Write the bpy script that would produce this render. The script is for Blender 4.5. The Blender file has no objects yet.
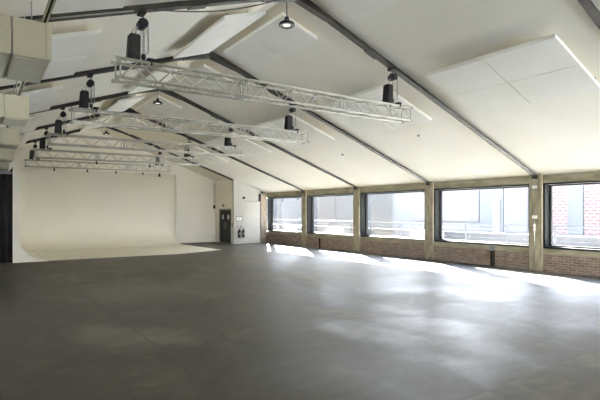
import bpy, bmesh, math, random
from mathutils import Vector, Matrix
random.seed(4)
SC = bpy.context.scene
COL = SC.collection
PI = math.pi

# ------------------------------------------------------------------ helpers
class MB:
    """collects simple shapes into ONE mesh object"""
    def __init__(self):
        self.bm = bmesh.new()
    def box(self, x0, y0, z0, x1, y1, z1, bev=0.0):
        bm2 = bmesh.new()
        r = bmesh.ops.create_cube(bm2, size=1.0)
        for v in bm2.verts:
            v.co = Vector((x0 + (v.co.x + .5) * (x1 - x0), y0 + (v.co.y + .5) * (y1 - y0), z0 + (v.co.z + .5) * (z1 - z0)))
        if bev > 0:
            bmesh.ops.bevel(bm2, geom=bm2.edges[:], offset=bev, segments=2, affect='EDGES', profile=.6)
        self._merge(bm2)
        return self
    def _merge(self, bm2):
        bmesh.ops.recalc_face_normals(bm2, faces=bm2.faces[:])
        me = bpy.data.meshes.new('tmp'); bm2.to_mesh(me); bm2.free()
        self.bm.from_mesh(me); bpy.data.meshes.remove(me)
    def hexa(self, c):
        """8 corners: bottom 4 (ccw), top 4"""
        bm2 = bmesh.new()
        v = [bm2.verts.new(p) for p in c]
        for f in ((0, 3, 2, 1), (4, 5, 6, 7), (0, 1, 5, 4), (1, 2, 6, 5), (2, 3, 7, 6), (3, 0, 4, 7)):
            bm2.faces.new([v[i] for i in f])
        self._merge(bm2)
        return self
    def tube(self, pts, r, n=8, closed=False):
        pts = [Vector(p) for p in pts]
        bm2 = bmesh.new(); rings = []
        L = len(pts)
        up = None
        for i, p in enumerate(pts):
            if closed:
                t = (pts[(i + 1) % L] - pts[i - 1]).normalized()
            else:
                t = (pts[min(i + 1, L - 1)] - pts[max(i - 1, 0)]).normalized()
            if up is None:
                up = Vector((0, 0, 1)) if abs(t.z) < .9 else Vector((1, 0, 0))
            a = t.cross(up).normalized(); b = a.cross(t).normalized(); up = b
            rings.append([bm2.verts.new(p + a * r * math.cos(2 * PI * k / n) + b * r * math.sin(2 * PI * k / n)) for k in range(n)])
        for i in range(L if closed else L - 1):
            A, B = rings[i], rings[(i + 1) % L]
            for k in range(n):
                f = bm2.faces.new((A[k], A[(k + 1) % n], B[(k + 1) % n], B[k])); f.smooth = n > 5
        if not closed:
            bm2.faces.new(rings[0]); bm2.faces.new(rings[-1])
        self._merge(bm2)
        return self
    def lathe(self, prof, n=20, o=(0, 0, 0), axis='z'):
        bm2 = bmesh.new(); o = Vector(o); rings = []
        def P(r, h, a):
            c, s = r * math.cos(a), r * math.sin(a)
            return o + (Vector((c, s, h)) if axis == 'z' else Vector((c, h, s)) if axis == 'y' else Vector((h, c, s)))
        for r, h in prof:
            rings.append([bm2.verts.new(P(max(r, 1e-4), h, 2 * PI * k / n)) for k in range(n)])
        for A, B in zip(rings, rings[1:]):
            for k in range(n):
                f = bm2.faces.new((A[k], A[(k + 1) % n], B[(k + 1) % n], B[k])); f.smooth = True
        bm2.faces.new(rings[0]); bm2.faces.new(rings[-1])
        self._merge(bm2)
        return self
    def poly(self, pts, z0, z1):
        bm2 = bmesh.new()
        a = [bm2.verts.new((x, y, z0)) for x, y in pts]; b = [bm2.verts.new((x, y, z1)) for x, y in pts]
        bm2.faces.new(a); bm2.faces.new(b)
        for i in range(len(pts)):
            j = (i + 1) % len(pts); bm2.faces.new((a[i], a[j], b[j], b[i]))
        self._merge(bm2)
        return self
    def build(self, name, mat, parent=None, loc=None):
        me = bpy.data.meshes.new(name); self.bm.to_mesh(me); self.bm.free()
        me.materials.append(mat)
        o = bpy.data.objects.new(name, me); COL.objects.link(o)
        if parent: o.parent = parent
        if loc: o.location = loc
        return o

def empty(name, loc=(0, 0, 0)):
    o = bpy.data.objects.new(name, None); COL.objects.link(o); o.location = loc; o.empty_display_size = .1
    return o
def tag(o, label=None, cat=None, group=None, kind=None):
    if label: o['label'] = label
    if cat: o['category'] = cat
    if group: o['group'] = group
    if kind: o['kind'] = kind
    return o
def struct(o, label=None, cat=None):
    return tag(o, label, cat, kind='structure')
def copy_tree(o, parent=None):
    c = o.copy(); COL.objects.link(c)
    if parent: c.parent = parent
    for ch in list(o.children): copy_tree(ch, c)
    return c

# ---------------------------------------------------------------- materials
def base_mat(name, col, rough=.6, metal=0., spec=.5):
    m = bpy.data.materials.new(name); m.use_nodes = True
    nt = m.node_tree; b = nt.nodes['Principled BSDF']
    b.inputs['Base Color'].default_value = (*col, 1); b.inputs['Roughness'].default_value = rough
    b.inputs['Metallic'].default_value = metal; b.inputs['Specular IOR Level'].default_value = spec
    return m, nt, b
def noisy(name, c0, c1, scale=3., rough=.6, metal=0., detail=5., bump=0., spec=.4, lo=.35, hi=.65, stretch=None):
    m, nt, b = base_mat(name, c0, rough, metal, spec)
    tc = nt.nodes.new('ShaderNodeTexCoord'); n = nt.nodes.new('ShaderNodeTexNoise')
    n.inputs['Scale'].default_value = scale; n.inputs['Detail'].default_value = detail
    src = tc.outputs['Object']
    if stretch:
        mp = nt.nodes.new('ShaderNodeMapping'); mp.inputs['Scale'].default_value = stretch
        nt.links.new(src, mp.inputs['Vector']); src = mp.outputs[0]
    nt.links.new(src, n.inputs['Vector'])
    r = nt.nodes.new('ShaderNodeValToRGB'); r.color_ramp.elements[0].position = lo; r.color_ramp.elements[1].position = hi
    r.color_ramp.elements[0].color = (*c0, 1); r.color_ramp.elements[1].color = (*c1, 1)
    nt.links.new(n.outputs['Fac'], r.inputs['Fac']); nt.links.new(r.outputs['Color'], b.inputs['Base Color'])
    if bump:
        bp = nt.nodes.new('ShaderNodeBump'); bp.inputs['Strength'].default_value = bump; bp.inputs['Distance'].default_value = .01
        nt.links.new(n.outputs['Fac'], bp.inputs['Height']); nt.links.new(bp.outputs[0], b.inputs['Normal'])
    return m
def glow(name, col, s):
    m = bpy.data.materials.new(name); m.use_nodes = True; nt = m.node_tree; nt.nodes.clear()
    o = nt.nodes.new('ShaderNodeOutputMaterial'); e = nt.nodes.new('ShaderNodeEmission')
    e.inputs[0].default_value = (*col, 1); e.inputs[1].default_value = s; nt.links.new(e.outputs[0], o.inputs[0])
    return m

M = {}
M['ceil'] = noisy('ceiling_paint', (.85, .805, .69), (.89, .845, .73), .6, .8)
M['panel'] = noisy('panel_white', (.87, .84, .75), (.91, .88, .79), 1.2, .85)
M['wall'] = noisy('wall_paint', (.84, .80, .69), (.88, .84, .73), .8, .7)
M['boxwall_dimmed'] = noisy('entrance_white_dimmed', (.42, .40, .355), (.46, .44, .395), .8, .7)  # white wall paint, darkened to offset the strong window light on this front
M['cove'] = noisy('cove_paint', (.90, .865, .735), (.93, .895, .765), .5, .6)
M['steel'] = noisy('painted_dark_steel', (.013, .0125, .0095), (.026, .025, .019), 4., .6, spec=.25)
M['alu'] = noisy('truss_aluminium', (.42, .40, .34), (.54, .52, .44), 6., .45, .5)
M['black'] = noisy('black_matte', (.005, .005, .005), (.012, .012, .012), 8., .7, spec=.2)
M['blackgloss'] = noisy('black_enamel', (.005, .005, .005), (.010, .010, .010), 5., .4, spec=.3)
M['chrome'] = noisy('chain_steel', (.30, .30, .29), (.45, .45, .44), 20., .35, .8)
M['frame'] = noisy('window_frame_black', (.006, .007, .007), (.010, .011, .011), 3., .8, spec=.15)
M['door'] = noisy('door_grey', (.020, .021, .021), (.028, .029, .029), 3., .6, spec=.25)
M['doorframe'] = noisy('door_frame_grey', (.18, .18, .165), (.22, .22, .205), 3., .5)
M['duct'] = noisy('unit_white', (.43, .395, .275), (.47, .435, .31), 1.5, .55)
M['ductunder'] = noisy('unit_grille', (.42, .40, .31), (.46, .44, .35), 1.5, .6, stretch=(1, 12, 1))
M['red'] = noisy('red_enamel', (.30, .02, .015), (.38, .03, .02), 5., .35)
M['paper'] = noisy('paper', (.78, .78, .76), (.84, .84, .82), 5., .7)
M['plastic'] = noisy('white_plastic', (.75, .74, .70), (.8, .79, .75), 5., .5)
M['lens'] = glow('lamp_lens', (1., .97, .9), 1.3)
M['curtain'] = noisy('black_drape', (.010, .010, .011), (.02, .02, .02), 3., .9)
M['rail'] = noisy('galvanised_rail', (.16, .17, .18), (.22, .23, .24), 6., .5, .3)

def concrete(name, dark, light, scale, streak=(1, 1, .35)):
    m = noisy(name, dark, light, scale, .85, bump=.25, stretch=streak, detail=9., lo=.3, hi=.7)
    return m
M['pillar'] = concrete('board_marked_concrete', (.17, .15, .10), (.36, .325, .235), 7.)
M['lintel'] = concrete('lintel_concrete', (.16, .145, .10), (.34, .31, .22), 6., (1, .25, 1))

def brick(name, c1, c2, mortar, scale=1., swap=True, bw=.225, rh=.075, ms=.012):
    m, nt, b = base_mat(name, c1, .85)
    tc = nt.nodes.new('ShaderNodeTexCoord'); sp = nt.nodes.new('ShaderNodeSeparateXYZ'); cb = nt.nodes.new('ShaderNodeCombineXYZ')
    nt.links.new(tc.outputs['Object'], sp.inputs[0])
    nt.links.new(sp.outputs['Y' if swap else 'X'], cb.inputs['X']); nt.links.new(sp.outputs['Z'], cb.inputs['Y'])
    br = nt.nodes.new('ShaderNodeTexBrick'); nt.links.new(cb.outputs[0], br.inputs['Vector'])
    br.inputs['Color1'].default_value = (*c1, 1); br.inputs['Color2'].default_value = (*c2, 1); br.inputs['Mortar'].default_value = (*mortar, 1)
    br.inputs['Scale'].default_value = 1.; br.inputs['Mortar Size'].default_value = ms
    br.inputs['Brick Width'].default_value = bw; br.inputs['Row Height'].default_value = rh; br.inputs['Bias'].default_value = -.1
    n = nt.nodes.new('ShaderNodeTexNoise'); n.inputs['Scale'].default_value = 5.; n.inputs['Detail'].default_value = 8.
    nt.links.new(tc.outputs['Object'], n.inputs['Vector'])
    mx = nt.nodes.new('ShaderNodeMix'); mx.data_type = 'RGBA'; mx.blend_type = 'OVERLAY'; mx.inputs[0].default_value = .55
    nt.links.new(br.outputs['Color'], mx.inputs[6]); nt.links.new(n.outputs['Fac'], mx.inputs[7])
    nt.links.new(mx.outputs[2], b.inputs['Base Color'])
    bp = nt.nodes.new('ShaderNodeBump'); bp.inputs['Strength'].default_value = .5; bp.inputs['Distance'].default_value = .01
    nt.links.new(br.outputs['Fac'], bp.inputs['Height']); bp.invert = True; nt.links.new(bp.outputs[0], b.inputs['Normal'])
    return m
M['brick'] = brick('sill_brick', (.145, .090, .066), (.23, .155, .120), (.23, .215, .175))
M['pier'] = brick('pier_brick', (.17, .12, .085), (.25, .19, .135), (.22, .20, .155), swap=False)

def floor_mat():
    m, nt, b = base_mat('power_floated_concrete', (.1, .1, .09),   .32, spec=.5)
    L = nt.links.new; N = nt.nodes.new
    tc = N('ShaderNodeTexCoord'); sp = N('ShaderNodeSeparateXYZ'); L(tc.outputs['Object'], sp.inputs[0])
    def mth(op, a, bb=None):
        n = N('ShaderNodeMath'); n.operation = op
        for i, x in enumerate((a, bb)):
            if x is None: continue
            if isinstance(x, (int, float)): n.inputs[i].default_value = x
            else: L(x, n.inputs[i])
        return n.outputs[0]
    # slab grid: joints along Y at x = 1.98 + 4.6 k, along X every 3.1 m
    u = mth('DIVIDE', mth('SUBTRACT', sp.outputs['X'], 1.98), 4.6)
    v = mth('DIVIDE', mth('SUBTRACT', sp.outputs['Y'], 8.95), 3.12)
    cell = N('ShaderNodeCombineXYZ'); L(mth('FLOOR', u), cell.inputs[0]); L(mth('FLOOR', v), cell.inputs[1])
    wn = N('ShaderNodeTexWhiteNoise'); wn.noise_dimensions = '2D'; L(cell.outputs[0], wn.inputs['Vector'])
    def joint(q, span, w):
        f = mth('FRACT', q); d = mth('MULTIPLY', mth('MINIMUM', f, mth('SUBTRACT', 1., f)), span)
        return mth('LESS_THAN', d, w)
    jn = mth('MAXIMUM', joint(u, 4.6, .010), mth('MULTIPLY', joint(v, 3.12, .007), .5))
    n1 = N('ShaderNodeTexNoise'); n1.inputs['Scale'].default_value = .55; n1.inputs['Detail'].default_value = 9.; n1.inputs['Roughness'].default_value = .62
    n1.inputs['Distortion'].default_value = .6
    n2 = N('ShaderNodeTexNoise'); n2.inputs['Scale'].default_value = 3.5; n2.inputs['Detail'].default_value = 10.; n2.inputs['Roughness'].default_value = .7
    mp = N('ShaderNodeMapping'); mp.inputs['Scale'].default_value = (1.6, .8, 1); L(tc.outputs['Object'], mp.inputs[0])
    L(mp.outputs[0], n1.inputs['Vector']); mp2 = N('ShaderNodeMapping'); mp2.inputs['Scale'].default_value = (.55, 1.2, 1); L(tc.outputs['Object'], mp2.inputs[0]); L(mp2.outputs[0], n2.inputs['Vector'])
    val = mth('SUBTRACT', mth('ADD', mth('MULTIPLY', n1.outputs['Fac'], .8), mth('MULTIPLY', n2.outputs['Fac'], .5)), .085)
    val = mth('ADD', val, mth('MULTIPLY', mth('SUBTRACT', wn.outputs['Value'], .5), .20))
    r = N('ShaderNodeValToRGB'); e = r.color_ramp.elements
    e[0].position = .38; e[0].color = (.0075, .0066, .0038, 1); e[1].position = .86; e[1].color = (.20, .187, .142, 1)
    k = r.color_ramp.elements.new(.56); k.color = (.030, .0272, .0180, 1)
    L(val, r.inputs['Fac'])
    mx = N('ShaderNodeMix'); mx.data_type = 'RGBA'; L(mth('MULTIPLY', jn, .8), mx.inputs[0]); L(r.outputs['Color'], mx.inputs[6])
    mx.inputs[7].default_value = (.016, .015, .011, 1); L(mx.outputs[2], b.inputs['Base Color'])
    rr = mth('ADD', mth('MULTIPLY', val, .45), .255)
    L(mth('MULTIPLY', mth('SUBTRACT', 1.75, mth('MULTIPLY', val, 1.9)), .66), b.inputs['Specular IOR Level']); L(rr, b.inputs['Roughness'])
    bp = N('ShaderNodeBump'); bp.inputs['Strength'].default_value = .02; bp.inputs['Distance'].default_value = .02
    L(val, bp.inputs['Height']); L(bp.outputs[0], b.inputs['Normal'])
    return m
M['floor'] = floor_mat()

def glass_mat():
    m = bpy.data.materials.new('window_glass'); m.use_nodes = True; nt = m.node_tree; nt.nodes.clear()
    N = nt.nodes.new; L = nt.links.new
    o = N('ShaderNodeOutputMaterial'); t = N('ShaderNodeBsdfTransparent'); t.inputs[0].default_value = (.93, .95, .96, 1)
    g = N('ShaderNodeBsdfGlossy'); g.inputs['Roughness'].default_value = .03
    fr = N('ShaderNodeFresnel'); fr.inputs[0].default_value = 1.45
    mf = N('ShaderNodeMath'); mf.operation = 'MULTIPLY'; mf.inputs[1].default_value = .6; L(fr.outputs[0], mf.inputs[0])
    m2 = N('ShaderNodeMixShader'); L(mf.outputs[0], m2.inputs[0]); L(t.outputs[0], m2.inputs[1]); L(g.outputs[0], m2.inputs[2])
    L(m2.outputs[0], o.inputs[0])
    return m
M['glass'] = glass_mat()

# ------------------------------------------------------------------- camera
YAW = math.atan2(323, 460)
cam_d = bpy.data.cameras.new('camera'); cam = bpy.data.objects.new('camera', cam_d); COL.objects.link(cam)
cam_d.sensor_width = 36.; cam_d.lens = 460 / 600 * 36; cam_d.shift_y = 12.5 / 600; cam_d.clip_start = .05; cam_d.clip_end = 300
cam.location = (0, 0, 1.8); cam.rotation_euler = (PI / 2, 0, -YAW)
SC.camera = cam
AX = (math.sin(YAW), math.cos(YAW)); RX = (math.cos(YAW), -math.sin(YAW))
def in_frame(pts, m=6):
    px = []
    for x, y, z in pts:
        d = x * AX[0] + y * AX[1]
        if d < .3: return False
        px.append((300 + 460 * (x * RX[0] + y * RX[1]) / d, 212.5 - 460 * (z - 1.8) / d))
    return max(p[0] for p in px) > m and min(p[0] for p in px) < 600 - m and max(p[1] for p in px) > m and min(p[1] for p in px) < 400 - m

# ----------------------------------------------------------------- geometry
RX0, RZ0, SL = 5.15, 6.05, .3486                 # ridge (beam undersides), slope
XR, XL, YB, YF = 14.13, -3.83, 26.2, -4.86
BAY = [-4.86 + 4.12 * k for k in range(8)]       # pillar / beam lines: ... 7.5, 11.62, 15.74, 19.86, 23.98
BAY = [7.46 + 4.11 * k for k in range(-3, 5)]
def beam_z(x): return RZ0 - SL * abs(x - RX0)
CZ0, CS = 6.19, (6.19 - 2.98) / 8.98
def ceil_z(x): return CZ0 - CS * abs(x - RX0)

# ---- floor
struct(MB().box(XL - .3, YF - .3, -.2, 14.6, YB + .3, 0).build('floor', M['floor']), 'stained dark grey concrete floor with slab joints', 'floor')
# ---- ceiling : two slopes
cb = MB()
for xa, xb in ((XL - .3, RX0), (RX0, 14.62)):
    za, zb = ceil_z(xa), ceil_z(xb)
    cb.hexa([(xa, YF - .3, za), (xb, YF - .3, zb), (xb, YB + .3, zb), (xa, YB + .3, za),
             (xa, YF - .3, za + .15), (xb, YF - .3, zb + .15), (xb, YB + .3, zb + .15), (xa, YB + .3, za + .15)])
struct(cb.build('ceiling', M['ceil']), 'white pitched ceiling', 'ceiling')
# ---- gable walls and left wall
def gable(name, y0, y1, label):
    pts = [(XL - .3, 0), (14.62, 0), (14.62, ceil_z(14.62) + .05), (RX0, CZ0 + .05), (XL - .3, ceil_z(XL - .3) + .05)]
    bm = bmesh.new(); a = [bm.verts.new((x, y0, z)) for x, z in pts]; b = [bm.verts.new((x, y1, z)) for x, z in pts]
    bm.faces.new(a); bm.faces.new(b)
    for i in range(5): bm.faces.new((a[i], a[(i + 1) % 5], b[(i + 1) % 5], b[i]))
    mb = MB(); mb._merge(bm); struct(mb.build(name, M['wall']), label, 'wall')
gable('wall_back', YB, YB + .25, 'white gable wall at the far end')
# front gable behind the viewer; its glazed opening is added to brighten the hall
FX0, FX1, FZ0, FZ1 = 4.2, 12.6, .25, 2.7
m = MB()
def fpc(xa, xb, za0, za1, zb0, zb1):
    m.hexa([(xa, YF - .25, za0), (xb, YF - .25, zb0), (xb, YF, zb0), (xa, YF, za0), (xa, YF - .25, za1), (xb, YF - .25, zb1), (xb, YF, zb1), (xa, YF, za1)])
xa, xb = XL - .3, 14.62
fpc(xa, FX0, 0, ceil_z(xa) + .05, 0, ceil_z(FX0) + .05); fpc(FX1, xb, 0, ceil_z(FX1) + .05, 0, ceil_z(xb) + .05)
fpc(FX0, RX0, FZ1, ceil_z(FX0) + .05, FZ1, CZ0 + .05); fpc(RX0, FX1, FZ1, CZ0 + .05, FZ1, ceil_z(FX1) + .05)
fpc(FX0, FX1, 0, FZ0, 0, FZ0)
struct(m.build('wall_front', M['wall']), 'white gable wall behind the viewer', 'wall')
w = struct(empty('window_8', ((FX0 + FX1) / 2, YF - .12, FZ0)), 'added wide glazed front behind the viewer, letting in extra light', 'window'); inv = Matrix.Translation(-w.location)
m = MB().box(FX0, YF - .2, FZ0, FX1, YF - .05, FZ0 + .06).box(FX0, YF - .2, FZ1 - .06, FX1, YF - .05, FZ1)
for k in range(6):
    x = FX0 + (FX1 - FX0 - .06) * k / 5; m.box(x, YF - .2, FZ0 + .06, x + .06, YF - .05, FZ1 - .06)
o = m.build('window_frame', M['frame']); o.parent = w; o.matrix_parent_inverse = inv
for k in range(5):
    x = FX0 + .06 + (FX1 - FX0 - .06) * k / 5; bmg = bmesh.new()
    bmg.faces.new([bmg.verts.new(c) for c in ((x, YF - .12, FZ0 + .06), (x + (FX1 - FX0 - .06) / 5 - .06, YF - .12, FZ0 + .06), (x + (FX1 - FX0 - .06) / 5 - .06, YF - .12, FZ1 - .06), (x, YF - .12, FZ1 - .06))])
    g = MB(); g._merge(bmg); g = g.build('pane', M['glass']); g.parent = w; g.matrix_parent_inverse = inv
m = MB().box(XL - .25, YF, 0, XL, YB, .8).box(XL - .25, YF, 2.75, XL, YB, 3.1)
for ya, yb in ((YF, BAY[3] + .4), (BAY[4] - .4, YB)):
    m.box(XL - .25, ya, .8, XL, yb, 2.75)
struct(m.build('wall_left', M['wall']), 'white side wall on the left', 'wall')
for i in range(3, 4):  # unseen window added to lift the ceiling brightness
    ya, yb = BAY[i] + .4, BAY[i + 1] - .4
    w = struct(empty('window_%d' % (6 + i), (XL - .12, (ya + yb) / 2, .8)), 'added side window in a black frame in the left wall, out of view', 'window'); inv = Matrix.Translation(-w.location)
    o = MB().box(XL - .2, ya, .8, XL - .05, yb, .86).box(XL - .2, ya, 2.69, XL - .05, yb, 2.75).box(XL - .2, ya, .86, XL - .05, ya + .06, 2.69).box(XL - .2, yb - .06, .86, XL - .05, yb, 2.69).build('window_frame', M['frame'])
    o.parent = w; o.matrix_parent_inverse = inv
    bmg = bmesh.new(); bmg.faces.new([bmg.verts.new(c) for c in ((XL - .12, ya + .05, .85), (XL - .12, yb - .05, .85), (XL - .12, yb - .05, 2.7), (XL - .12, ya + .05, 2.7))])
    g = MB(); g._merge(bmg); g = g.build('pane', M['glass']); g.parent = w; g.matrix_parent_inverse = inv

# ---- window wall: brick below, concrete band and lintel, pillars, windows
wb = MB().box(14.21, YF, 0, 14.56, YB, .545)
wr = wb.build('wall_right', M['brick']); struct(wr, 'low red brick wall under the windows', 'wall')
struct(MB().box(14.19, YF, .545, 14.60, YB, .695, .008).build('trim_1', M['lintel']), 'concrete sill band along the top of the brick wall', 'sill')
struct(MB().box(14.19, YF, 2.70, 14.60, YB, 3.06, .008).build('trim_2', M['lintel']), 'concrete lintel beam above the windows', 'lintel')
PN = {3: 'second concrete pillar from the right edge'}
names = ['', '', '', 'concrete pillar right of the widest window, nearest in view, with two white sockets',
         'second nearest concrete pillar, between the second and third windows from the right',
         'middle concrete pillar, left of the middle window', 'fourth nearest concrete pillar, between the two farthest windows']
for i, y in enumerate(BAY[:-1]):
    p = MB().box(14.13, y - .2, 0, 14.62, y + .2, 3.07, .012).build('concrete_pillar', M['pillar'])
    if i < 3: tag(p, 'concrete pillar in the window wall nearer than the lattice brick window', 'pillar', 'near pillars')
    else: tag(p, names[i], 'pillar')
y = BAY[-1]
tag(MB().box(13.79, y - .24, 0, 14.205, y + .2, 2.94, .01).build('brick_pier', M['pier']), 'brown brick pier in the far corner beside the white entrance box', 'pillar')
# windows
for i in range(7):
    ya, yb = BAY[i] + .2, BAY[i + 1] - .2
    if i == 6: yb -= .08
    w = struct(empty('window_%d' % (7 - i), (14.4, (ya + yb) / 2, .69)), 'large fixed window in a deep black frame', 'window')
    fm = MB(); x0, x1 = 14.205, 14.60; z0, z1 = .70, 2.705; t = .055
    fm.box(x0, ya, z0, x1, yb, z0 + t); fm.box(x0, ya, z1 - t, x1, yb, z1)
    fm.box(x0, ya, z0 + t, x1, ya + t, z1 - t); fm.box(x0, yb - t, z0 + t, x1, yb, z1 - t)
    fm.box(14.47, ya + t, z0 + t, 14.57, ya + t + .05, z1 - t); fm.box(14.47, yb - t - .05, z0 + t, 14.57, yb - t, z1 - t)
    fm.box(14.47, ya + t, z0 + t, 14.57, yb - t, z0 + t + .04); fm.box(14.47, ya + t, z1 - t - .04, 14.57, yb - t, z1 - t)
    f = fm.build('window_frame', M['frame']); f.parent = w; f.matrix_parent_inverse = Matrix.Translation(-w.location)
    q = t + .05
    bmg = bmesh.new(); bmg.faces.new([bmg.verts.new(c) for c in ((14.52, ya + q - .01, z0 + q - .02), (14.52, yb - q + .01, z0 + q - .02), (14.52, yb - q + .01, z1 - q + .02), (14.52, ya + q - .01, z1 - q + .02))])
    g = MB(); g._merge(bmg); g = g.build('pane', M['glass']); g.parent = w; g.matrix_parent_inverse = Matrix.Translation(-w.location)

# ---- steel roof beams
ordn = ['nearest', 'second nearest', 'third', 'fourth', 'fifth', 'sixth']
def roof_beam(y, label):
    root = tag(empty('roof_beam', (RX0, y, RZ0)), label, 'roof beam')
    def add(mb, nm, m=M['steel']):
        o = mb.build(nm, m); o.parent = root; o.matrix_parent_inverse = Matrix.Translation(-root.location); return o
    for xa, xb in ((RX0, 14.16), (RX0, XL + .01)):
        mb = MB()
        for (w, d0, d1) in ((.075, 0, .018), (.008, .018, None)):
            c = []
            for zz in (d0, d1):
                for (x, s) in ((xa, -1), (xb, -1), (xb, 1), (xa, 1)):
                    z = beam_z(x) + zz if zz is not None else ceil_z(x) - .001
                    c.append((x, y + s * w, z))
            mb.hexa(c)
        add(mb, 'rafter')
    # ridge gusset plates
    for s in (-1, 1):
        x1 = RX0 + s * .75
        m = MB(); c = []
        for (a, b_) in ((-.02, None), (.0, None)): pass
        m.hexa([(RX0, y - .078, RZ0 - .075), (x1, y - .078, beam_z(x1) - .012), (x1, y + .078, beam_z(x1) - .012), (RX0, y + .078, RZ0 - .075),
                (RX0, y - .078, RZ0 + .005), (x1, y - .078, beam_z(x1) + .005), (x1, y + .078, beam_z(x1) + .005), (RX0, y + .078, RZ0 + .005)])
        add(m, 'ridge_plate')
    for s in (-1, 1):
        xs = RX0 + s * 2.05; m = MB()
        c = []
        for dz in (-.022, .003):
            for dx, dy in ((-.16, -.09), (.16, -.09), (.16, .09), (-.16, .09)):
                c.append((xs + dx, y + dy, beam_z(xs + dx) + dz))
        m.hexa(c); add(m, 'splice_plate')
    # bearing bracket at the pillar
    m = MB().box(14.03, y - .06, beam_z(14.1) - .09, 14.135, y + .06, beam_z(14.1) + .04, .006); add(m, 'bearing_bracket')
    return root
bl = {2: 'dark steel roof beam crossing the upper right corner of the view', 3: 'dark steel roof beam landing on the nearest pillar with two white sockets',
      4: 'dark steel roof beam landing on the second nearest pillar', 5: 'dark steel roof beam landing on the middle pillar',
      6: 'dark steel roof beam landing between the two farthest windows', 7: 'dark steel roof beam ending at the brown corner pier'}
for i in range(2, 8): roof_beam(BAY[i], bl[i])

# ---- acoustic ceiling panels
bayname = ['nearest roof bay', 'roof bay above nearest truss', 'third roof bay', 'fourth roof bay', 'farthest roof bay over cove']
PT = .06
def panel(xa, xb, ya, yb, drop=.05):
    zb = lambda x: beam_z(x) - drop
    c = [(xa, ya, zb(xa)), (xb, ya, zb(xb)), (xb, yb, zb(xb)), (xa, yb, zb(xa))]
    t = .07
    c2 = [(x, yy, z + t) for x, yy, z in c]
    pts = c
    if not in_frame(pts): return None
    root = empty('acoustic_panel', ((xa + xb) / 2, (ya + yb) / 2, zb((xa + xb) / 2)))
    inv = Matrix.Translation(-root.location)
    o = MB().hexa(c + c2).build('panel_board', M['panel']); o.parent = root; o.matrix_parent_inverse = inv
    for fx in (.25, .75):
        for fy in (.25, .75):
            x = xa + (xb - xa) * fx; yy = ya + (yb - ya) * fy
            h = MB().tube([(x, yy, zb(x) + t - .003), (x, yy, ceil_z(x) + .002)], .008, 6).build('hanger', M['chrome']); h.parent = root; h.matrix_parent_inverse = inv
    return root
G = .010
for b in range(2, 7):
    yc = (BAY[b] + BAY[b + 1]) / 2 + .0
    bn = bayname[b - 2]
    for side in ('R', 'L'):
        if side == 'R': low = [(8.22, 9.13), (9.13, 10.05)]; top = [(5.24, 6.17)]
        else: low = [(-.12, .79), (.79, 1.71)]; top = [(3.9, 4.84)]
        sd = 'window side' if side == 'R' else 'left slope'
        for grp, rows in (('upper pair', top), ('lower set', low)):
            for ri, (xa, xb) in enumerate(rows):
                for yi, (ya, yb) in enumerate(((yc - 1.42, yc), (yc, yc + 1.42))):
                    o = panel(xa + G, xb - G, ya + G, yb - G, .13 if b == 2 else .08)
                    if o is None: continue
                    pos = ('near' if yi == 0 else 'far')
                    if grp == 'lower set':
                        hi = (ri == 0) if side == 'R' else (ri == 1)
                        lab = 'white panel, %s %s of four, %s, %s' % (pos, 'upper' if hi else 'lower', sd, bn)
                    else:
                        lab = 'white panel by the ridge, %s one, %s, %s' % (pos, sd, bn)
                    tag(o, lab, 'ceiling panel', 'white acoustic panels under the roof')

# ---- box trusses
def truss_proto():
    root = empty('box_truss', (0, 0, 0))
    L, h = 6.54, .29; hy = h / 2; x0 = -L / 2; r = .024
    for sy in (-1, 1):
        for z in (0, h):
            MB().tube([(x0, sy * hy, z), (-x0, sy * hy, z)], r, 10).build('chord', M['alu'], root)
    n = 22; st = L / n; rb = .0095
    meshes = {}
    def brace(kind, a, b):
        # share one mesh per kind; place by location
        key = kind
        if key not in meshes:
            o = MB().tube([(0, 0, 0), (b[0] - a[0], b[1] - a[1], b[2] - a[2])], rb, 6).build('brace', M['alu'], root); meshes[key] = o.data
        else:
            o = bpy.data.objects.new('brace', meshes[key]); COL.objects.link(o); o.parent = root
        o.location = a
    for k in range(n):
        xa, xb = x0 + k * st, x0 + (k + 1) * st
        up = k % 2 == 0
        for sy in (-1, 1):
            if up: brace('v0', (xa, sy * hy, .0), (xb, sy * hy, h))
            else: brace('v1', (xa, sy * hy, h), (xb, sy * hy, 0))
        for z in (0, h):
            if up: brace('h0', (xa, -hy, z), (xb, hy, z))
            else: brace('h1', (xa, hy, z), (xb, -hy, z))
    for x in (x0 + .01, -x0 - .01, -.05 - 1.1, .05 - 1.1, 1.05 + .05, 1.15 + .05):
        m = MB()
        for sy in (-1, 1): m.tube([(x, sy * hy, 0), (x, sy * hy, h)], .014, 8)
        for z in (0, h): m.tube([(x, -hy, z), (x, hy, z)], .014, 8)
        m.build('joint_frame', M['alu'], root)
    for sy in (-1, 1):
        for z in (0, h):
            for s in (-1, 1):
                MB().tube([(s * (L / 2 - .01), sy * hy, z), (s * (L / 2 + .05), sy * hy, z)], .03, 10).build('coupler', M['alu'], root)
    return root
tl = ['aluminium box truss nearest the viewer, hanging under the beam of the socket pillar', 'second aluminium box truss from the viewer', 'middle aluminium box truss of the five',
      'fourth aluminium box truss, just in front of the last one over the cove', 'farthest aluminium box truss hanging over the white cove']
TZ = 3.915
TILT = math.atan(.10 / 6.6)
tp = truss_proto()
TRY = [BAY[k] for k in range(3, 8)]
for i, yy in enumerate(TRY):
    o = tp if i == 0 else copy_tree(tp)
    o.location = (5.05, yy, TZ); o.rotation_euler = (0, -TILT, 0); tag(o, tl[i], 'truss', 'aluminium lighting trusses')

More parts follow.
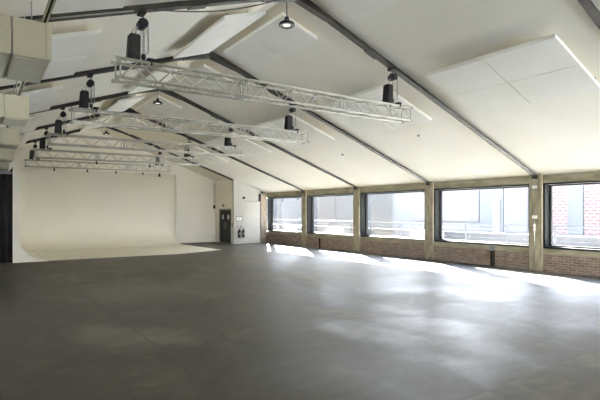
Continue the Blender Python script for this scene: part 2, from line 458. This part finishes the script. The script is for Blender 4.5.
# ---- chain hoists
def hoist_proto(ztop):
    """origin at the beam; hangs down to the truss top at z = ztop (negative)"""
    root = empty('chain_hoist', (0, 0, 0))
    D = ztop
    # beam clamp / shackle
    m = MB().box(-.05, -.085, -.05, .05, .085, -.02, .006); m.box(-.05, -.09, -.05, .05, -.078, .02); m.box(-.05, .078, -.05, .05, .09, .02); m.build('beam_clamp', M['black'], root)
    hk = [(0.0, 0, -.045), (.022, 0, -.075), (.028, 0, -.1), (.014, 0, -.128), (-.012, 0, -.132), (-.02, 0, -.115)]
    MB().tube(hk, .011, 8).build('top_hook', M['blackgloss'], root)
    bz = -.215
    b = MB().lathe([(.02, -.085), (.06, -.08), (.076, -.055), (.076, .05), (.066, .07), (.045, .08), (.04, .10), (.01, .105)], 24, (0, 0, bz), 'y')
    b = b.build('gear_case', M['blackgloss'], root)
    MB().lathe([(.02, 0), (.068, 0), (.078, .008), (.068, .016), (.078, .024), (.068, .032), (.02, .032)], 24, (0, -.125, bz), 'y').build('hand_wheel', M['black'], root)
    MB().box(-.035, -.03, bz + .06, .035, .03, -.115, .01).build('suspension_yoke', M['black'], root)
    # chains
    def chain(pts, r=.010, nm='chain'):
        mb = MB(); P = [Vector(p) for p in pts]
        for a, c in zip(P, P[1:]):
            L = (c - a).length; n = max(2, int(L / .042)); t = (c - a).normalized()
            for k in range(n):
                p = a + (c - a) * ((k + .5) / n); s = t.cross(Vector((0, 1, 0) if k % 2 else (1, .2, 0))).normalized(); hl = L / n * .62
                loop = [p + t * hl + s * r, p + t * (hl + r * .6), p + t * hl - s * r, p - t * hl - s * r, p - t * (hl + r * .6), p - t * hl + s * r]
                mb.tube(loop, .0045, 5, closed=True)
        return mb.build(nm, M['chrome'], root)
    chain([(.03, 0, bz - .09), (.03, 0, D + .12)], .014, 'load_chain')
    chain([(.07, -.11, bz - .02), (.075, -.10, D + .16), (.05, -.10, D + .13)], .009, 'hand_chain')
    chain([(-.06, .0, bz - .03), (-.11, 0, bz - .19)], .009, 'slack_chain')
    # chain bag, square canvas bucket, slightly tapered
    c = []
    zt, zb = bz - .18, D + .02
    for z, w, cx in ((zb, .095, -.135), (zt, .085, -.115)):
        c += [(cx - w, -w, z), (cx + w, -w, z), (cx + w, w, z), (cx - w, w, z)]
    bm2 = bmesh.new(); v = [bm2.verts.new(p) for p in c]
    for f in ((0, 3, 2, 1), (0, 1, 5, 4), (1, 2, 6, 5), (2, 3, 7, 6), (3, 0, 4, 7), (4, 5, 6, 7)): bm2.faces.new([v[i] for i in f])
    bmesh.ops.bevel(bm2, geom=bm2.edges[:], offset=.018, segments=2, affect='EDGES')
    mb = MB(); mb._merge(bm2); bag = mb.build('chain_bag', M['black'], root)
    MB().tube([(-.18, -.07, zt), (-.10, -.03, bz - .06), (-.03, 0, bz - .02)], .006, 6).build('bag_strap', M['chrome'], bag)
    MB().tube([(-.03, -.07, zt), (-.02, -.04, bz - .09)], .006, 6).build('bag_strap', M['chrome'], bag)
    # lower hook + sling
    MB().lathe([(.01, .05), (.035, .04), (.04, 0), (.03, -.04), (.01, -.05)], 14, (.03, 0, D + .10)).build('bottom_block', M['blackgloss'], root)
    MB().tube([(.03, 0, D + .06), (.055, 0, D + .03), (.04, 0, D + .005), (.015, 0, D + .015)], .011, 8).build('bottom_hook', M['blackgloss'], root)
    m = MB()
    for s in (-1, 1):
        m.tube([(.035, 0, D + .03), (.10, s * .145, D + .02), (.11, s * .175, D - .02), (.11, s * .145, D - .055)], .014, 6)
    m.box(.06, -.15, D + .026 - .01, .17, -.02, D + .06, .006)
    m.build('sling', M['black'], root)
    return root
hp = {}
hoff = (-2.95, 2.72)
hl = ['nearest', 'second', 'middle', 'fourth', 'farthest']
first = True
for s in (0, 1):
    x = 5.10 + hoff[s]
    zt = TZ + .29 + .024 + (x - 5.05) * .10 / 6.6 - beam_z(x)
    proto = None
    for i, yy in enumerate(TRY):
        if i == 0: proto = hoist_proto(zt); o = proto
        else: o = copy_tree(proto)
        o.location = (x, yy, beam_z(x))
        tag(o, 'black chain hoist with chain bag on the %s end of the %s truss' % ('left' if s == 0 else 'right', hl[i]), 'chain hoist', 'chain hoists carrying the trusses')

# ---- small clamp lights on the far trusses
def truss_light(x, yy, label, big=False):
    root = tag(empty('truss_spotlight', (x, yy, TZ)), label, 'spotlight')
    k = 1.1 if big else .7
    MB().tube([(0, -.145, .03), (0, -.145 - .03, 0), (0, -.145, -.03), (0, -.11, 0)], .012, 6, True).build('clamp', M['black'], root)
    MB().tube([(0, -.16, -.03), (0, -.16, -.10)], .010, 6).build('yoke', M['black'], root)
    MB().lathe([(.02, .06 * k), (.05 * k, .05 * k), (.055 * k, -.06 * k), (.065 * k, -.09 * k), (.01, -.085 * k)], 14, (0, -.16, -.10 - .05 * k)).build('lamp_body', M['blackgloss'], root)
for i, (x, lb) in enumerate(((2.9, 'leftmost'), (4.3, 'second from left'), (5.6, 'third from left'), (6.9, 'fourth from left'), (7.75, 'rightmost'))):
    truss_light(x, TRY[4], 'small black spotlight under the farthest truss, %s' % lb, i == 4)
for i, x in enumerate((3.9, 6.0)):
    truss_light(x, TRY[3], 'small black spotlight under the fourth truss, %s one' % ('left' if i == 0 else 'right'))

# ---- high-bay lamps under the ridge
def lamp_proto():
    root = empty('high_bay_lamp', (0, 0, 0))
    MB().lathe([(.005, 0), (.05, 0), (.05, -.02), (.005, -.025)], 16).build('ceiling_rose', M['black'], root)
    ch = MB()
    for k in range(11):
        z = -.02 - .036 * k; s = Vector((1, 0, 0)) if k % 2 else Vector((0, 1, 0)); p = Vector((0, 0, z - .018)); t = Vector((0, 0, 1))
        ch.tube([p + t * .018 + s * .009, p + t * .024, p + t * .018 - s * .009, p - t * .018 - s * .009, p - t * .024, p - t * .018 + s * .009], .0045, 5, True)
    ch.build('suspension_chain', M['blackgloss'], root)
    MB().lathe([(.01, -0.420), (.04, -0.420), (.05, -0.445), (.05, -0.485), (.01, -0.485)], 18).build('driver_box', M['blackgloss'], root)
    d = MB().lathe([(.03, -0.480), (.06, -0.485), (.08, -0.510), (.115, -0.525), (.15, -0.545), (.165, -0.570), (.165, -0.595), (.15, -0.605), (.12, -0.590), (.02, -0.585)], 32).build('lamp_dome', M['blackgloss'], root)
    MB().lathe([(.01, -0.583), (.075, -0.583), (.076, -0.593), (.05, -0.601), (.01, -0.603)], 28).build('lens', M['lens'], root)
    return root
lp = lamp_proto()
for i, yy in enumerate((7.80, 15.95, 23.7)):
    o = lp if i == 0 else copy_tree(lp)
    o.location = (RX0, yy, ceil_z(RX0))
    tag(o, ['round black high bay lamp at the top centre, nearest the viewer', 'round black high bay lamp under the ridge, in the middle of three', 'round black high bay lamp under the ridge, farthest, over the cove'][i], 'lamp', 'high bay lamps under the ridge')

# ---- roof cables
def cable(pts, label, r=.011):
    o = MB().tube(pts, r, 6).build('cable', M['plastic'] if r > .0115 else M['blackgloss']); tag(o, label, 'cable'); return o
y = BAY[3]
pts = []
for k in range(25):
    t = k / 24.; x = 2.3 + t * 2.6
    pts.append((x, y - .10, beam_z(x) - .02 - .13 * math.sin(PI * t)))
cable(pts, 'thin dark cable sagging below the nearest left roof beam')
o = MB().tube([(.35, y - .11, beam_z(.35) - .01), (2.0, y - .11, beam_z(2.0) - .01)], .010, 8).build('conduit', M['doorframe']); tag(o, 'pale conduit running along the underside of the nearest left roof beam', 'conduit')

# ---- white ceiling units on the left and the strut rail over them
ub = [6.2, 10.35, 14.45, 18.6, 22.7]; uw = [.73, .83, .93, 1.03, 1.10]
ul = ['large white ceiling unit at the upper left corner, nearest', 'second white ceiling unit down the left side', 'third white ceiling unit down the left side', 'fourth white ceiling unit down the left side', 'farthest white ceiling unit by the left end of the cove']
for i, yy in enumerate(ub):
    x1 = uw[i]; z0, z1 = 3.61, 4.05
    r = tag(empty('ceiling_unit', (x1 - 1.1, yy + .6, z0)), ul[i], 'ceiling unit', 'white ceiling units on the left'); inv = Matrix.Translation(-r.location)
    dep = 1.2 if i == 0 else .95
    xs = [x1, x1 - .41, x1 - 1.25, x1 - 2.1]
    for a, b_ in zip(xs, xs[1:]):
        c = MB().box(b_ + .008, yy, z0, a - .008, yy + dep, z1, .012).build('casing', M['duct']); c.parent = r; c.matrix_parent_inverse = inv
        g = MB().box(b_ + .04, yy + .06, z0 - .012, a - .04, yy + dep - .06, z0 + .004).build('grille', M['ductunder']); g.parent = r; g.matrix_parent_inverse = inv
    c = MB().box(xs[-1] + .02, yy + .02, z0 + .02, xs[0] - .02, yy + dep - .02, z1 - .02).build('inner_frame', M['ductunder']); c.parent = r; c.matrix_parent_inverse = inv
    c = MB().box(x1 - .06, yy - .012, z0 + .0, x1 - .0, yy + .02, z1, .004).build('end_flange', M['duct']); c.parent = r; c.matrix_parent_inverse = inv
    for x in (x1 - .2, x1 - 1.9):
        for y2 in (yy + .1, yy + dep - .1):
            h = MB().tube([(x, y2, z1 - .01), (x, y2, ceil_z(x) + .005)], .007, 6).build('hanger_rod', M['chrome']); h.parent = r; h.matrix_parent_inverse = inv
r = MB().box(.63, .5, 4.06, .648, 23.5, 4.09); r.box(.672, .5, 4.06, .69, 23.5, 4.09); r.box(.63, .5, 4.088, .69, 23.5, 4.096)
rt = tag(empty('strut_rail', (.65, 12, 4.06)), 'long galvanised strut rail running over the white ceiling units', 'rail')
o = r.build('rail_channel', M['duct']); o.parent = rt; o.matrix_parent_inverse = Matrix.Translation(-rt.location)
o = MB().box(.648, .5, 4.07, .672, 23.5, 4.087).build('rail_slot', M['black']); o.parent = rt; o.matrix_parent_inverse = Matrix.Translation(-rt.location)

# ---- infinity cove
def cove():
    root = tag(empty('infinity_cove', (5.3, 23, 0)), 'large white curved infinity cove backdrop filling the far end', 'backdrop'); inv = Matrix.Translation(-root.location)
    xl, xr, yf, yb, r = 1.22, 9.45, 19.3, 26.05, .95
    path = []                              # (x, y, nx, ny, H)
    for k in range(13):
        y = yf + (yb - r - yf) * k / 12; path.append((xl, y, 1, 0))
    for k in range(1, 12):
        a = PI / 2 * k / 12; path.append((xl + r - r * math.cos(a), yb - r + r * math.sin(a), math.cos(a), -math.sin(a)))
    for k in range(17):
        x = xl + r + (xr - xl - r) * k / 16; path.append((x, yb, 0, -1))
    bm = bmesh.new(); rings = []
    np_ = 14
    for i, (x, y, nx, ny) in enumerate(path):
        H = 3.42 + .0 * i
        if i > 12: H = 3.42 + .55 * min(1, (i - 12) / 12.)
        ring = [bm.verts.new((x, y, H))]
        for k in range(np_ + 1):
            a = PI / 2 * k / np_
            o_ = r * (1 - math.cos(a)); z = r * (1 - math.sin(a)) + .012
            ring.append(bm.verts.new((x + nx * o_, y + ny * o_, z)))
        rings.append(ring)
    for A, B in zip(rings, rings[1:]):
        for k in range(np_ + 1):
            try:
                f = bm.faces.new((A[k], B[k], B[k + 1], A[k + 1])); f.smooth = True
            except ValueError: pass
    # floor sheet of the cove, with its cut front corner on the right
    c = rings[0][-1]
    fl = [(xl + r, yf), (7.2, yf), (9.6, 20.25), (9.45, yb - r), (xl + r, yb - r)]
    f = bm.faces.new([bm.verts.new((x, y, .012)) for x, y in fl])
    bmesh.ops.remove_doubles(bm, verts=bm.verts[:], dist=.0005)
    bmesh.ops.recalc_face_normals(bm, faces=bm.faces[:])
    me = bpy.data.meshes.new('sweep'); bm.to_mesh(me); bm.free(); me.materials.append(M['cove'])
    o = bpy.data.objects.new('sweep', me); COL.objects.link(o); o.parent = root; o.matrix_parent_inverse = inv
    sm = o.modifiers.new('solid', 'SOLIDIFY'); sm.thickness = .012; sm.offset = 0
    # plywood end panel closing the curve on the left front
    pts = [(1.04, 0), (xl + r, 0)]
    for k in range(np_ + 1):
        a = PI / 2 * (1 - k / np_); pts.append((xl + r * (1 - math.cos(a)), r * (1 - math.sin(a)) + .005))
    pts += [(xl, 3.42), (1.04, 3.42)]
    bm = bmesh.new(); a = [bm.verts.new((x, yf - .012, z)) for x, z in pts]; b = [bm.verts.new((x, yf + .02, z)) for x, z in pts]
    bm.faces.new(a); bm.faces.new(b)
    for i in range(len(pts)): j = (i + 1) % len(pts); bm.faces.new((a[i], a[j], b[j], b[i]))
    mb = MB(); mb._merge(bm); p = mb.build('end_panel', M['wall']); p.parent = root; p.matrix_parent_inverse = inv
    p = MB().box(1.04, yf + .02, 0, 1.10, yb, 3.42).build('side_panel', M['black']); p.parent = root; p.matrix_parent_inverse = inv
    p = MB().box(9.47, yb - .02, 0.95, 9.49, yb + .12, 4.0).build('edge_panel', M['cove']); p.parent = root; p.matrix_parent_inverse = inv
cove()

# ---- black drape left of the cove
def drape():
    root = tag(empty('black_curtain', (-1.4, 19.4, 0)), 'black curtain hanging at the left edge beside the white cove', 'curtain'); inv = Matrix.Translation(-root.location)
    bm = bmesh.new(); n = 260; a = []; b = []
    for k in range(n + 1):
        x = XL + .03 + (1.03 - XL - .03) * k / n; y = 19.42 + .05 * math.sin(k * .55) + .02 * math.sin(k * .21)
        a.append(bm.verts.new((x, y, .015))); b.append(bm.verts.new((x, y * 1.0, 3.17)))
    for k in range(n):
        f = bm.faces.new((a[k], a[k + 1], b[k + 1], b[k])); f.smooth = True
    mb = MB(); mb._merge(bm); o = mb.build('fabric', M['curtain']); o.parent = root; o.matrix_parent_inverse = inv
    sm = o.modifiers.new('solid', 'SOLIDIFY'); sm.thickness = .006
    o = MB().box(XL + .01, 19.36, 3.17, 1.03, 19.48, 3.27, .006).build('track', M['rail']); o.parent = root; o.matrix_parent_inverse = inv
    for x in (-3, -1.2, .5):
        o = MB().tube([(x, 19.42, 3.26), (x, 19.42, ceil_z(x) + .002)], .008, 6).build('track_rod', M['rail']); o.parent = root; o.matrix_parent_inverse = inv
drape()

# ---- entrance box in the far right corner
BX, BY = 12.02, 23.72
def sloped(name, x0, x1, y0, y1, z0=0):
    c = [(x0, y0, z0), (x1, y0, z0), (x1, y1, z0), (x0, y1, z0)]
    c += [(x, yy, ceil_z(x) + .03) for x, yy, z in c]
    return MB().hexa(c)
struct(sloped('f', BX, 13.79, BY, BY + .15).build('wall_entrance_front', M['boxwall_dimmed']), 'white front wall of the entrance box in the corner', 'wall')
sw = sloped('s', BX, BX + .15, BY + .15, 24.02); 
dy0, dy1 = 24.02, 25.62
c = MB()
for (ya, yb, z0) in ((BY + .15, dy0, 0), (dy1, YB, 0), (dy0, dy1, 2.02)):
    p = [(BX, ya, z0), (BX + .15, ya, z0), (BX + .15, yb, z0), (BX, yb, z0)]
    c.hexa(p + [(x, yy, ceil_z(x) + .03) for x, yy, z in p])
struct(c.build('wall_entrance_side', M['wall']), 'white side wall of the entrance box with the double door', 'wall')
d = struct(empty('door_1', (BX + .07, (dy0 + dy1) / 2, 0)), 'dark grey double door', 'door'); inv = Matrix.Translation(-d.location)
def addp(mb, nm, m, par, inv):
    o = mb.build(nm, m); o.parent = par; o.matrix_parent_inverse = inv; return o
fr = MB().box(BX - .015, dy0, 0, BX + .12, dy0 + .07, 2.02).box(BX - .015, dy1 - .07, 0, BX + .12, dy1, 2.02).box(BX - .015, dy0 + .07, 1.95, BX + .12, dy1 - .07, 2.02)
addp(fr, 'door_frame', M['doorframe'], d, inv)
ym = (dy0 + dy1) / 2
for k, (ya, yb) in enumerate(((dy0 + .075, ym - .004), (ym + .004, dy1 - .075))):
    lf = addp(MB().box(BX + .03, ya, .01, BX + .08, yb, 1.945, .004), 'door_leaf', M['door'], d, inv)
    yh = yb - .12 if k == 0 else ya + .12
    i2 = Matrix.Identity(4)
    addp(MB().box(BX + .018, (ya + yb) / 2 - .10, 1.40, BX + .032, (ya + yb) / 2 + .10, 1.66), 'notice', M['paper'], lf, i2)
    addp(MB().tube([(BX + .03, yh, .85), (BX - .01, yh, .87), (BX - .01, yh, 1.17), (BX + .03, yh, 1.19)], .012, 8), 'pull_handle', M['chrome'], lf, i2)
# siren / speaker above the door
s = tag(empty('wall_sounder', (BX, 25.05, 2.22)), 'small grey round sounder on the white wall above the dark double door', 'sounder')
MB().lathe([(.02, 0), (.10, 0), (.10, -.03), (.07, -.05), (.02, -.055)], 22, axis='x').build('housing', M['doorframe'], s)
MB().lathe([(.01, -.05), (.055, -.05), (.04, -.075), (.01, -.08)], 18, axis='x').build('grille', M['door'], s)
# conduit and black box on the back wall beside the door
o = MB().tube([(11.93, YB - .015, 2.24), (11.93, YB - .015, 3.62)], .014, 8).build('conduit', M['rail']); tag(o, 'thin vertical conduit on the far wall above the black box by the door', 'conduit')
o = empty('control_box', (11.93, YB, 2.14)); tag(o, 'small black control box on the far wall left of the double door', 'control box')
MB().box(-.06, -.07, -.10, .06, 0, .10, .01).build('case', M['black'], o); MB().box(-.035, -.08, .0, .035, -.068, .07).build('cover', M['door'], o)
o = empty('socket_plate', (11.93, YB, .32)); tag(o, 'small white socket low on the far wall left of the door', 'socket')
MB().box(-.07, -.03, -.045, .07, 0, .045, .006).build('plate', M['plastic'], o)
MB().box(-.04, -.033, -.02, -.012, -.028, .02).build('outlet', M['rail'], o); MB().box(.012, -.033, -.02, .04, -.028, .02).build('outlet', M['rail'], o)
# switch by the door on the side wall
o = empty('light_switch', (BX, 23.87, 1.08)); tag(o, 'small dark switch plate on the white wall right of the double door', 'switch')
MB().box(-.02, -.05, -.12, 0, .05, .12, .005).build('plate', M['doorframe'], o); MB().box(-.028, -.025, -.04, -.018, .025, .04).build('rocker', M['door'], o)

# front face items of the entrance box
o = empty('framed_notice', (12.37, BY, 1.44)); tag(o, 'small white notice in a black frame on the white entrance box wall', 'notice')
m = MB()
w, h = .20, .13
m.box(-w, -.02, -h, w, 0, -h + .025).box(-w, -.02, h - .025, w, 0, h).box(-w, -.02, -h + .025, -w + .025, 0, h - .025).box(w - .025, -.02, -h + .025, w, 0, h - .025)
m.build('frame', M['black'], o); MB().box(-w + .02, -.012, -h + .02, w - .02, -.002, h - .02).build('sheet', M['paper'], o)
MB().box(-.09, -.014, .02, .09, -.0125, .045).build('print_line', M['rail'], o); MB().box(-.09, -.014, -.04, .05, -.0125, -.02).build('print_line', M['rail'], o)
for k, x in enumerate((12.28, 12.50)):
    o = empty('call_point', (x, BY, .99)); tag(o, 'small dark wall button above the extinguishers, %s one' % ('left' if k == 0 else 'right'), 'call point')
    MB().box(-.045, -.04, -.045, .045, 0, .045, .006).build('case', M['door'], o); MB().box(-.028, -.043, -.022, .028, -.038, .022).build('button', M['paper'], o)
def extinguisher(x, mat, label, s=1.):
    o = empty('fire_extinguisher', (x, BY - .10, .36)); tag(o, label, 'fire extinguisher')
    MB().lathe([(.02, 0), (.07, .0), (.075, .02), (.075, .36), (.06, .41), (.03, .435), (.022, .47), (.01, .47)], 20).build('cylinder', mat, o)
    MB().box(-.02, -.03, .465, .02, .03, .50, .006).build('valve', M['blackgloss'], o)
    MB().tube([(.0, -.02, .50), (.05, -.04, .54), (.085, -.05, .55)], .010, 6).build('lever', M['blackgloss'], o)
    MB().tube([(0, -.02, .48), (-.07, -.06, .44), (-.09, -.06, .30), (-.085, -.05, .12)], .012, 8).build('hose', M['blackgloss'], o)
    MB().box(-.05, -.0785, .15, .05, -.060, .30).build('instruction_label', M['doorframe'], o)
    MB().box(-.05, .055, .28, .05, .10, .34, .005).build('wall_bracket', M['black'], o)
extinguisher(12.34, M['black'], 'dark fire extinguisher on the white wall, left of the pair')
extinguisher(12.60, M['door'], 'grey fire extinguisher on the white wall, right of the pair')
o = empty('security_camera', (12.62, BY, 2.66)); tag(o, 'small black security camera on the white entrance box wall', 'security camera')
MB().box(-.04, -.03, -.04, .04, 0, .04, .006).build('mount', M['black'], o)
MB().tube([(0, -.02, 0), (0, -.08, .0)], .015, 8).build('arm', M['black'], o)
MB().lathe([(.01, -.03), (.06, -.04), (.065, -.13), (.06, -.19), (.045, -.2), (.01, -.195)], 18, (0, 0, -.01), 'y').build('body', M['blackgloss'], o)
o = MB().tube([(12.67, BY - .012, 2.62), (12.74, BY - .012, 2.45), (13.66, BY - .012, 2.45)], .012, 8).build('conduit', M['rail']); tag(o, 'thin conduit running right from the security camera to the brick pier', 'conduit')
o = empty('junction_box', (13.72, BY, 2.78)); tag(o, 'dark upright junction box at the top right of the entrance box wall', 'junction box')
MB().box(-.05, -.08, -.33, .05, 0, .12, .008).build('case', M['door'], o); MB().box(-.035, -.088, -.28, .035, -.078, .07).build('lid', M['black'], o)
# skirting
struct(MB().box(BX - .012, BY - .012, 0, 13.78, BY, .07).build('baseboard_entrance', M['boxwall_dimmed']), 'low white skirting on the entrance box', 'skirting')

# ---- small fittings on the window wall
for k, (z, lb) in enumerate(((2.59, 'upper'), (1.66, 'lower'))):
    o = empty('socket_box', (14.13, 7.47, z)); tag(o, 'small white %s socket box on the nearest concrete pillar' % lb, 'socket')
    MB().box(-.045, -.075, -.05, 0, .075, .05, .008).build('box', M['plastic'], o); MB().box(-.050, -.05, -.02, -.044, .05, .02).build('outlet', M['paper'], o)
o = MB().tube([(14.12, 7.47, .02), (14.12, 7.47, 1.61)], .011, 8).build('conduit', M['doorframe']); tag(o, 'slim conduit up the nearest pillar to its lower socket', 'conduit')
o = empty('pipe_valve_box', (14.21, 8.93, .55)); tag(o, 'small grey service box with two black pipes on the brick under the widest window', 'service box')
MB().box(-.07, -.10, -.03, 0, .10, .13, .01).build('case', M['rail'], o)
for yy in (-.05, .04): MB().tube([(-.035, yy, -.02), (-.035, yy, -.50), (-.035, yy, -.545)], .022, 8).build('pipe', M['black'], o)
o = empty('drain_pipe', (14.21, 18.46, 0)); tag(o, 'short dark pipe on the brick wall under the fourth window from the right', 'pipe')
MB().tube([(-.04, 0, 0.005), (-.04, 0, .46)], .035, 10).build('pipe', M['black'], o); MB().lathe([(.02, .44), (.05, .44), (.05, .50), (.02, .50)], 14, (-.04, 0, 0)).build('collar', M['black'], o)
# detector on the ceiling near the right edge
for k, (x, yy, lb) in enumerate(((10.0, 4.12, 'near the upper right corner beam'), (10.9, 9.3, 'right of the nearest truss'), (11.3, 13.3, 'over the middle window'))):
    o = empty('smoke_detector', (x, yy, ceil_z(x) + .004)); tag(o, 'small grey smoke detector on the white ceiling %s' % lb, 'smoke detector')
    o.rotation_euler = (0, math.atan(CS), 0)
    MB().lathe([(.01, 0), (.05, 0), (.05, -.02), (.01, -.022)], 16).build('base', M['rail'], o); MB().lathe([(.01, -.02), (.042, -.02), (.034, -.045), (.01, -.05)], 16).build('sensor', M['rail'], o)

# ------------------------------------------------------------------ outside
M['pave'] = noisy('terrace_paving', (.70, .69, .66), (.80, .79, .76), 1.5, .9)
M['latt1'] = brick('lattice_brick', (0.0615, 0.0252, 0.0259), (0.0734, 0.0370, 0.0362), (0.0853, 0.0790, 0.0787), bw=.52, rh=.26, ms=.06)
M['cladg'] = noisy('grey_cladding', (0.0580, 0.0621, 0.0646), (0.0649, 0.0689, 0.0701), 2., .8, stretch=(1, 3, .2), spec=.2)
M['cladb'] = noisy('pale_cladding', (0.0716, 0.0731, 0.0756), (0.0785, 0.0797, 0.0818), .8, .8, stretch=(1, 2, .4), spec=.2)
M['cladp'] = noisy('pinkish_cladding', (0.0716, 0.0689, 0.0716), (0.0785, 0.0756, 0.0756), .8, .8, stretch=(1, 2, .4), spec=.2)
M['cladd'] = noisy('pale_door', (0.0853, 0.0856, 0.0850), (0.0904, 0.0907, 0.0898), 2., .8, spec=.2)
M['lowwall'] = noisy('low_wall_render', (.024, .0245, .026), (.032, .0325, .034), 1.5, .9, spec=.1)
M['road'] = noisy('asphalt', (.028, .028, .030), (.036, .036, .038), 2., .9, spec=.1)
struct(MB().box(22.1, -60, -.2, 80, 100, -.02).build('street', M['road']), 'dark asphalt street strip outside the windows', 'ground')
struct(MB().box(14.6, -60, -.2, 22.1, 100, -.02).box(-30, -40, -.2, 14.6, YF - .3, -.02).box(-30, YF - .3, -.2, XL - .3, 60, -.02).build('ground', M['pave']), 'pale paved terrace outside the windows', 'ground')
fb = tag(empty('street_building', (41, 20, 0)), 'pale building with pink brick lattice panels seen through the windows', 'building'); inv = Matrix.Translation(-fb.location)
BK = 40 / 23.1
def fac(nm, m, ya, yb, z0=-.05, z1=4.2, d=.12): addp(MB().box(40 - d, ya * BK, z0, 40.05, yb * BK, z1), nm, m, fb, inv)
addp(MB().box(40, 9.9 * BK, -.05, 47, 46 * BK, 4.2), 'building_wall', M['cladb'], fb, inv)
addp(MB().box(40, -20 * BK, -.05, 47, 9.9 * BK, 13.5), 'raised_sky_block_wall', M['cladb'], fb, inv)  # height above the window view added to block sky sheen on the floor
addp(MB().box(40.2, 9.9 * BK, 4.2, 47, 15.3 * BK, 9.0), 'added_sky_block', M['cladb'], fb, inv)  # unseen block added to cut the sky's reflection on the floor
for ya, yb in ((10.62, 11.55), (8.6, 9.9), (6.2, 7.7), (3.8, 5.2)): fac('lattice_panel', M['latt1'], ya, yb, z1=13.5 if yb < 10 else 4.2)
for ya, yb in ((9.92, 10.60), (7.72, 8.58), (11.57, 12.5)): fac('column', M['cladg'], ya, yb, d=.2, z1=13.5 if yb < 9.9 else 4.2)
fac('cladding_panel', M['cladp'], 12.55, 13.85); fac('cladding_panel', M['cladg'], 13.9, 15.3, d=.09); fac('cladding_panel', M['cladp'], 15.35, 20.2, z0=.9, d=.14)
fac('cladding_panel', M['cladg'], 24.5, 25.6, d=.09); fac('cladding_panel', M['cladp'], 28, 33, d=.09)
fac('door_panel', M['cladd'], 14.05, 14.5, z1=3.0, d=.16)
struct(MB().box(22.0, -30, -.05, 22.25, 70, .74, .01).build('trim_3', M['lowwall']), 'pale low wall along the edge of the terrace', 'low wall')
# terrace balustrade
bl_ = tag(empty('balustrade', (18, 12, 0)), 'thin grey wire balustrade along the terrace outside the windows', 'railing'); inv = Matrix.Translation(-bl_.location)
M['balu'] = noisy('railing_metal', (.022, .024, .028), (.028, .03, .034), 5., .8, spec=.1)
addp(MB().tube([(18, -2, 1.27), (18, 40, 1.27)], .022, 8), 'handrail', M['balu'], bl_, inv)
addp(MB().tube([(18, -2, .14), (18, 40, .14)], .015, 8), 'bottom_rail', M['balu'], bl_, inv)
for k in range(22):
    yy = -1.0 + 1.95 * k
    addp(MB().box(17.97, yy - .025, -.03, 18.03, yy + .025, 1.26), 'post', M['balu'], bl_, inv)
wm = MB()
for k in range(1, 6): wm.tube([(18, -1.9, .14 + k * .19), (18, 39.8, .14 + k * .19)], .004, 5)
addp(wm, 'wire_infill', M['balu'], bl_, inv)
# planters and a bench behind the balustrade
for k, (yy, lb) in enumerate(((17.2, 'behind the second window from the right'), (25.0, 'behind the middle window'), (30.5, 'behind the fourth window from the right'))):
    o = empty('planter', (20.9, yy, -.02)); tag(o, 'pale low planter box on the terrace %s' % lb, 'planter')
    MB().box(-.35, -.9, 0, .35, .9, .75, .02).build('trough', M['cladp'], o); MB().box(-.38, -.93, .75, .38, .93, .80, .01).build('rim', M['cladd'], o)

# ------------------------------------------------------------------- lights
sun_d = bpy.data.lights.new('sun', 'SUN'); sun = bpy.data.objects.new('sun', sun_d); COL.objects.link(sun)
sun.location = (30, 40, 20); v = Vector((-1, -1.74, -.83)); sun.rotation_euler = v.to_track_quat('-Z', 'Y').to_euler()
sun_d.energy = 490; sun_d.color = (1., .955, .88); sun_d.angle = math.radians(.9)
W = bpy.data.worlds.new('world'); SC.world = W; W.use_nodes = True; nt = W.node_tree
bg = nt.nodes['Background']
tc = nt.nodes.new('ShaderNodeTexCoord'); sp = nt.nodes.new('ShaderNodeSeparateXYZ'); rp = nt.nodes.new('ShaderNodeValToRGB')
nt.links.new(tc.outputs['Generated'], sp.inputs[0]); nt.links.new(sp.outputs['Z'], rp.inputs['Fac'])
rp.color_ramp.elements[0].color = (1.30, 1.35, 1.46, 1); rp.color_ramp.elements[1].color = (.55, .66, .86, 1); rp.color_ramp.elements[1].position = .6
_e = rp.color_ramp.elements.new(.3); _e.color = (1.15, 1.22, 1.36, 1)
nt.links.new(rp.outputs['Color'], bg.inputs['Color']); bg.inputs['Strength'].default_value = 21.

vs = SC.view_settings
vs.view_transform = 'Standard'; vs.look = 'None'; vs.gamma = 1.; vs.use_curve_mapping = False; vs.exposure = .2
try: SC.cycles.max_bounces = 16; SC.cycles.diffuse_bounces = 10; SC.cycles.transparent_max_bounces = 16; SC.cycles.sample_clamp_indirect = 10.
except Exception: pass
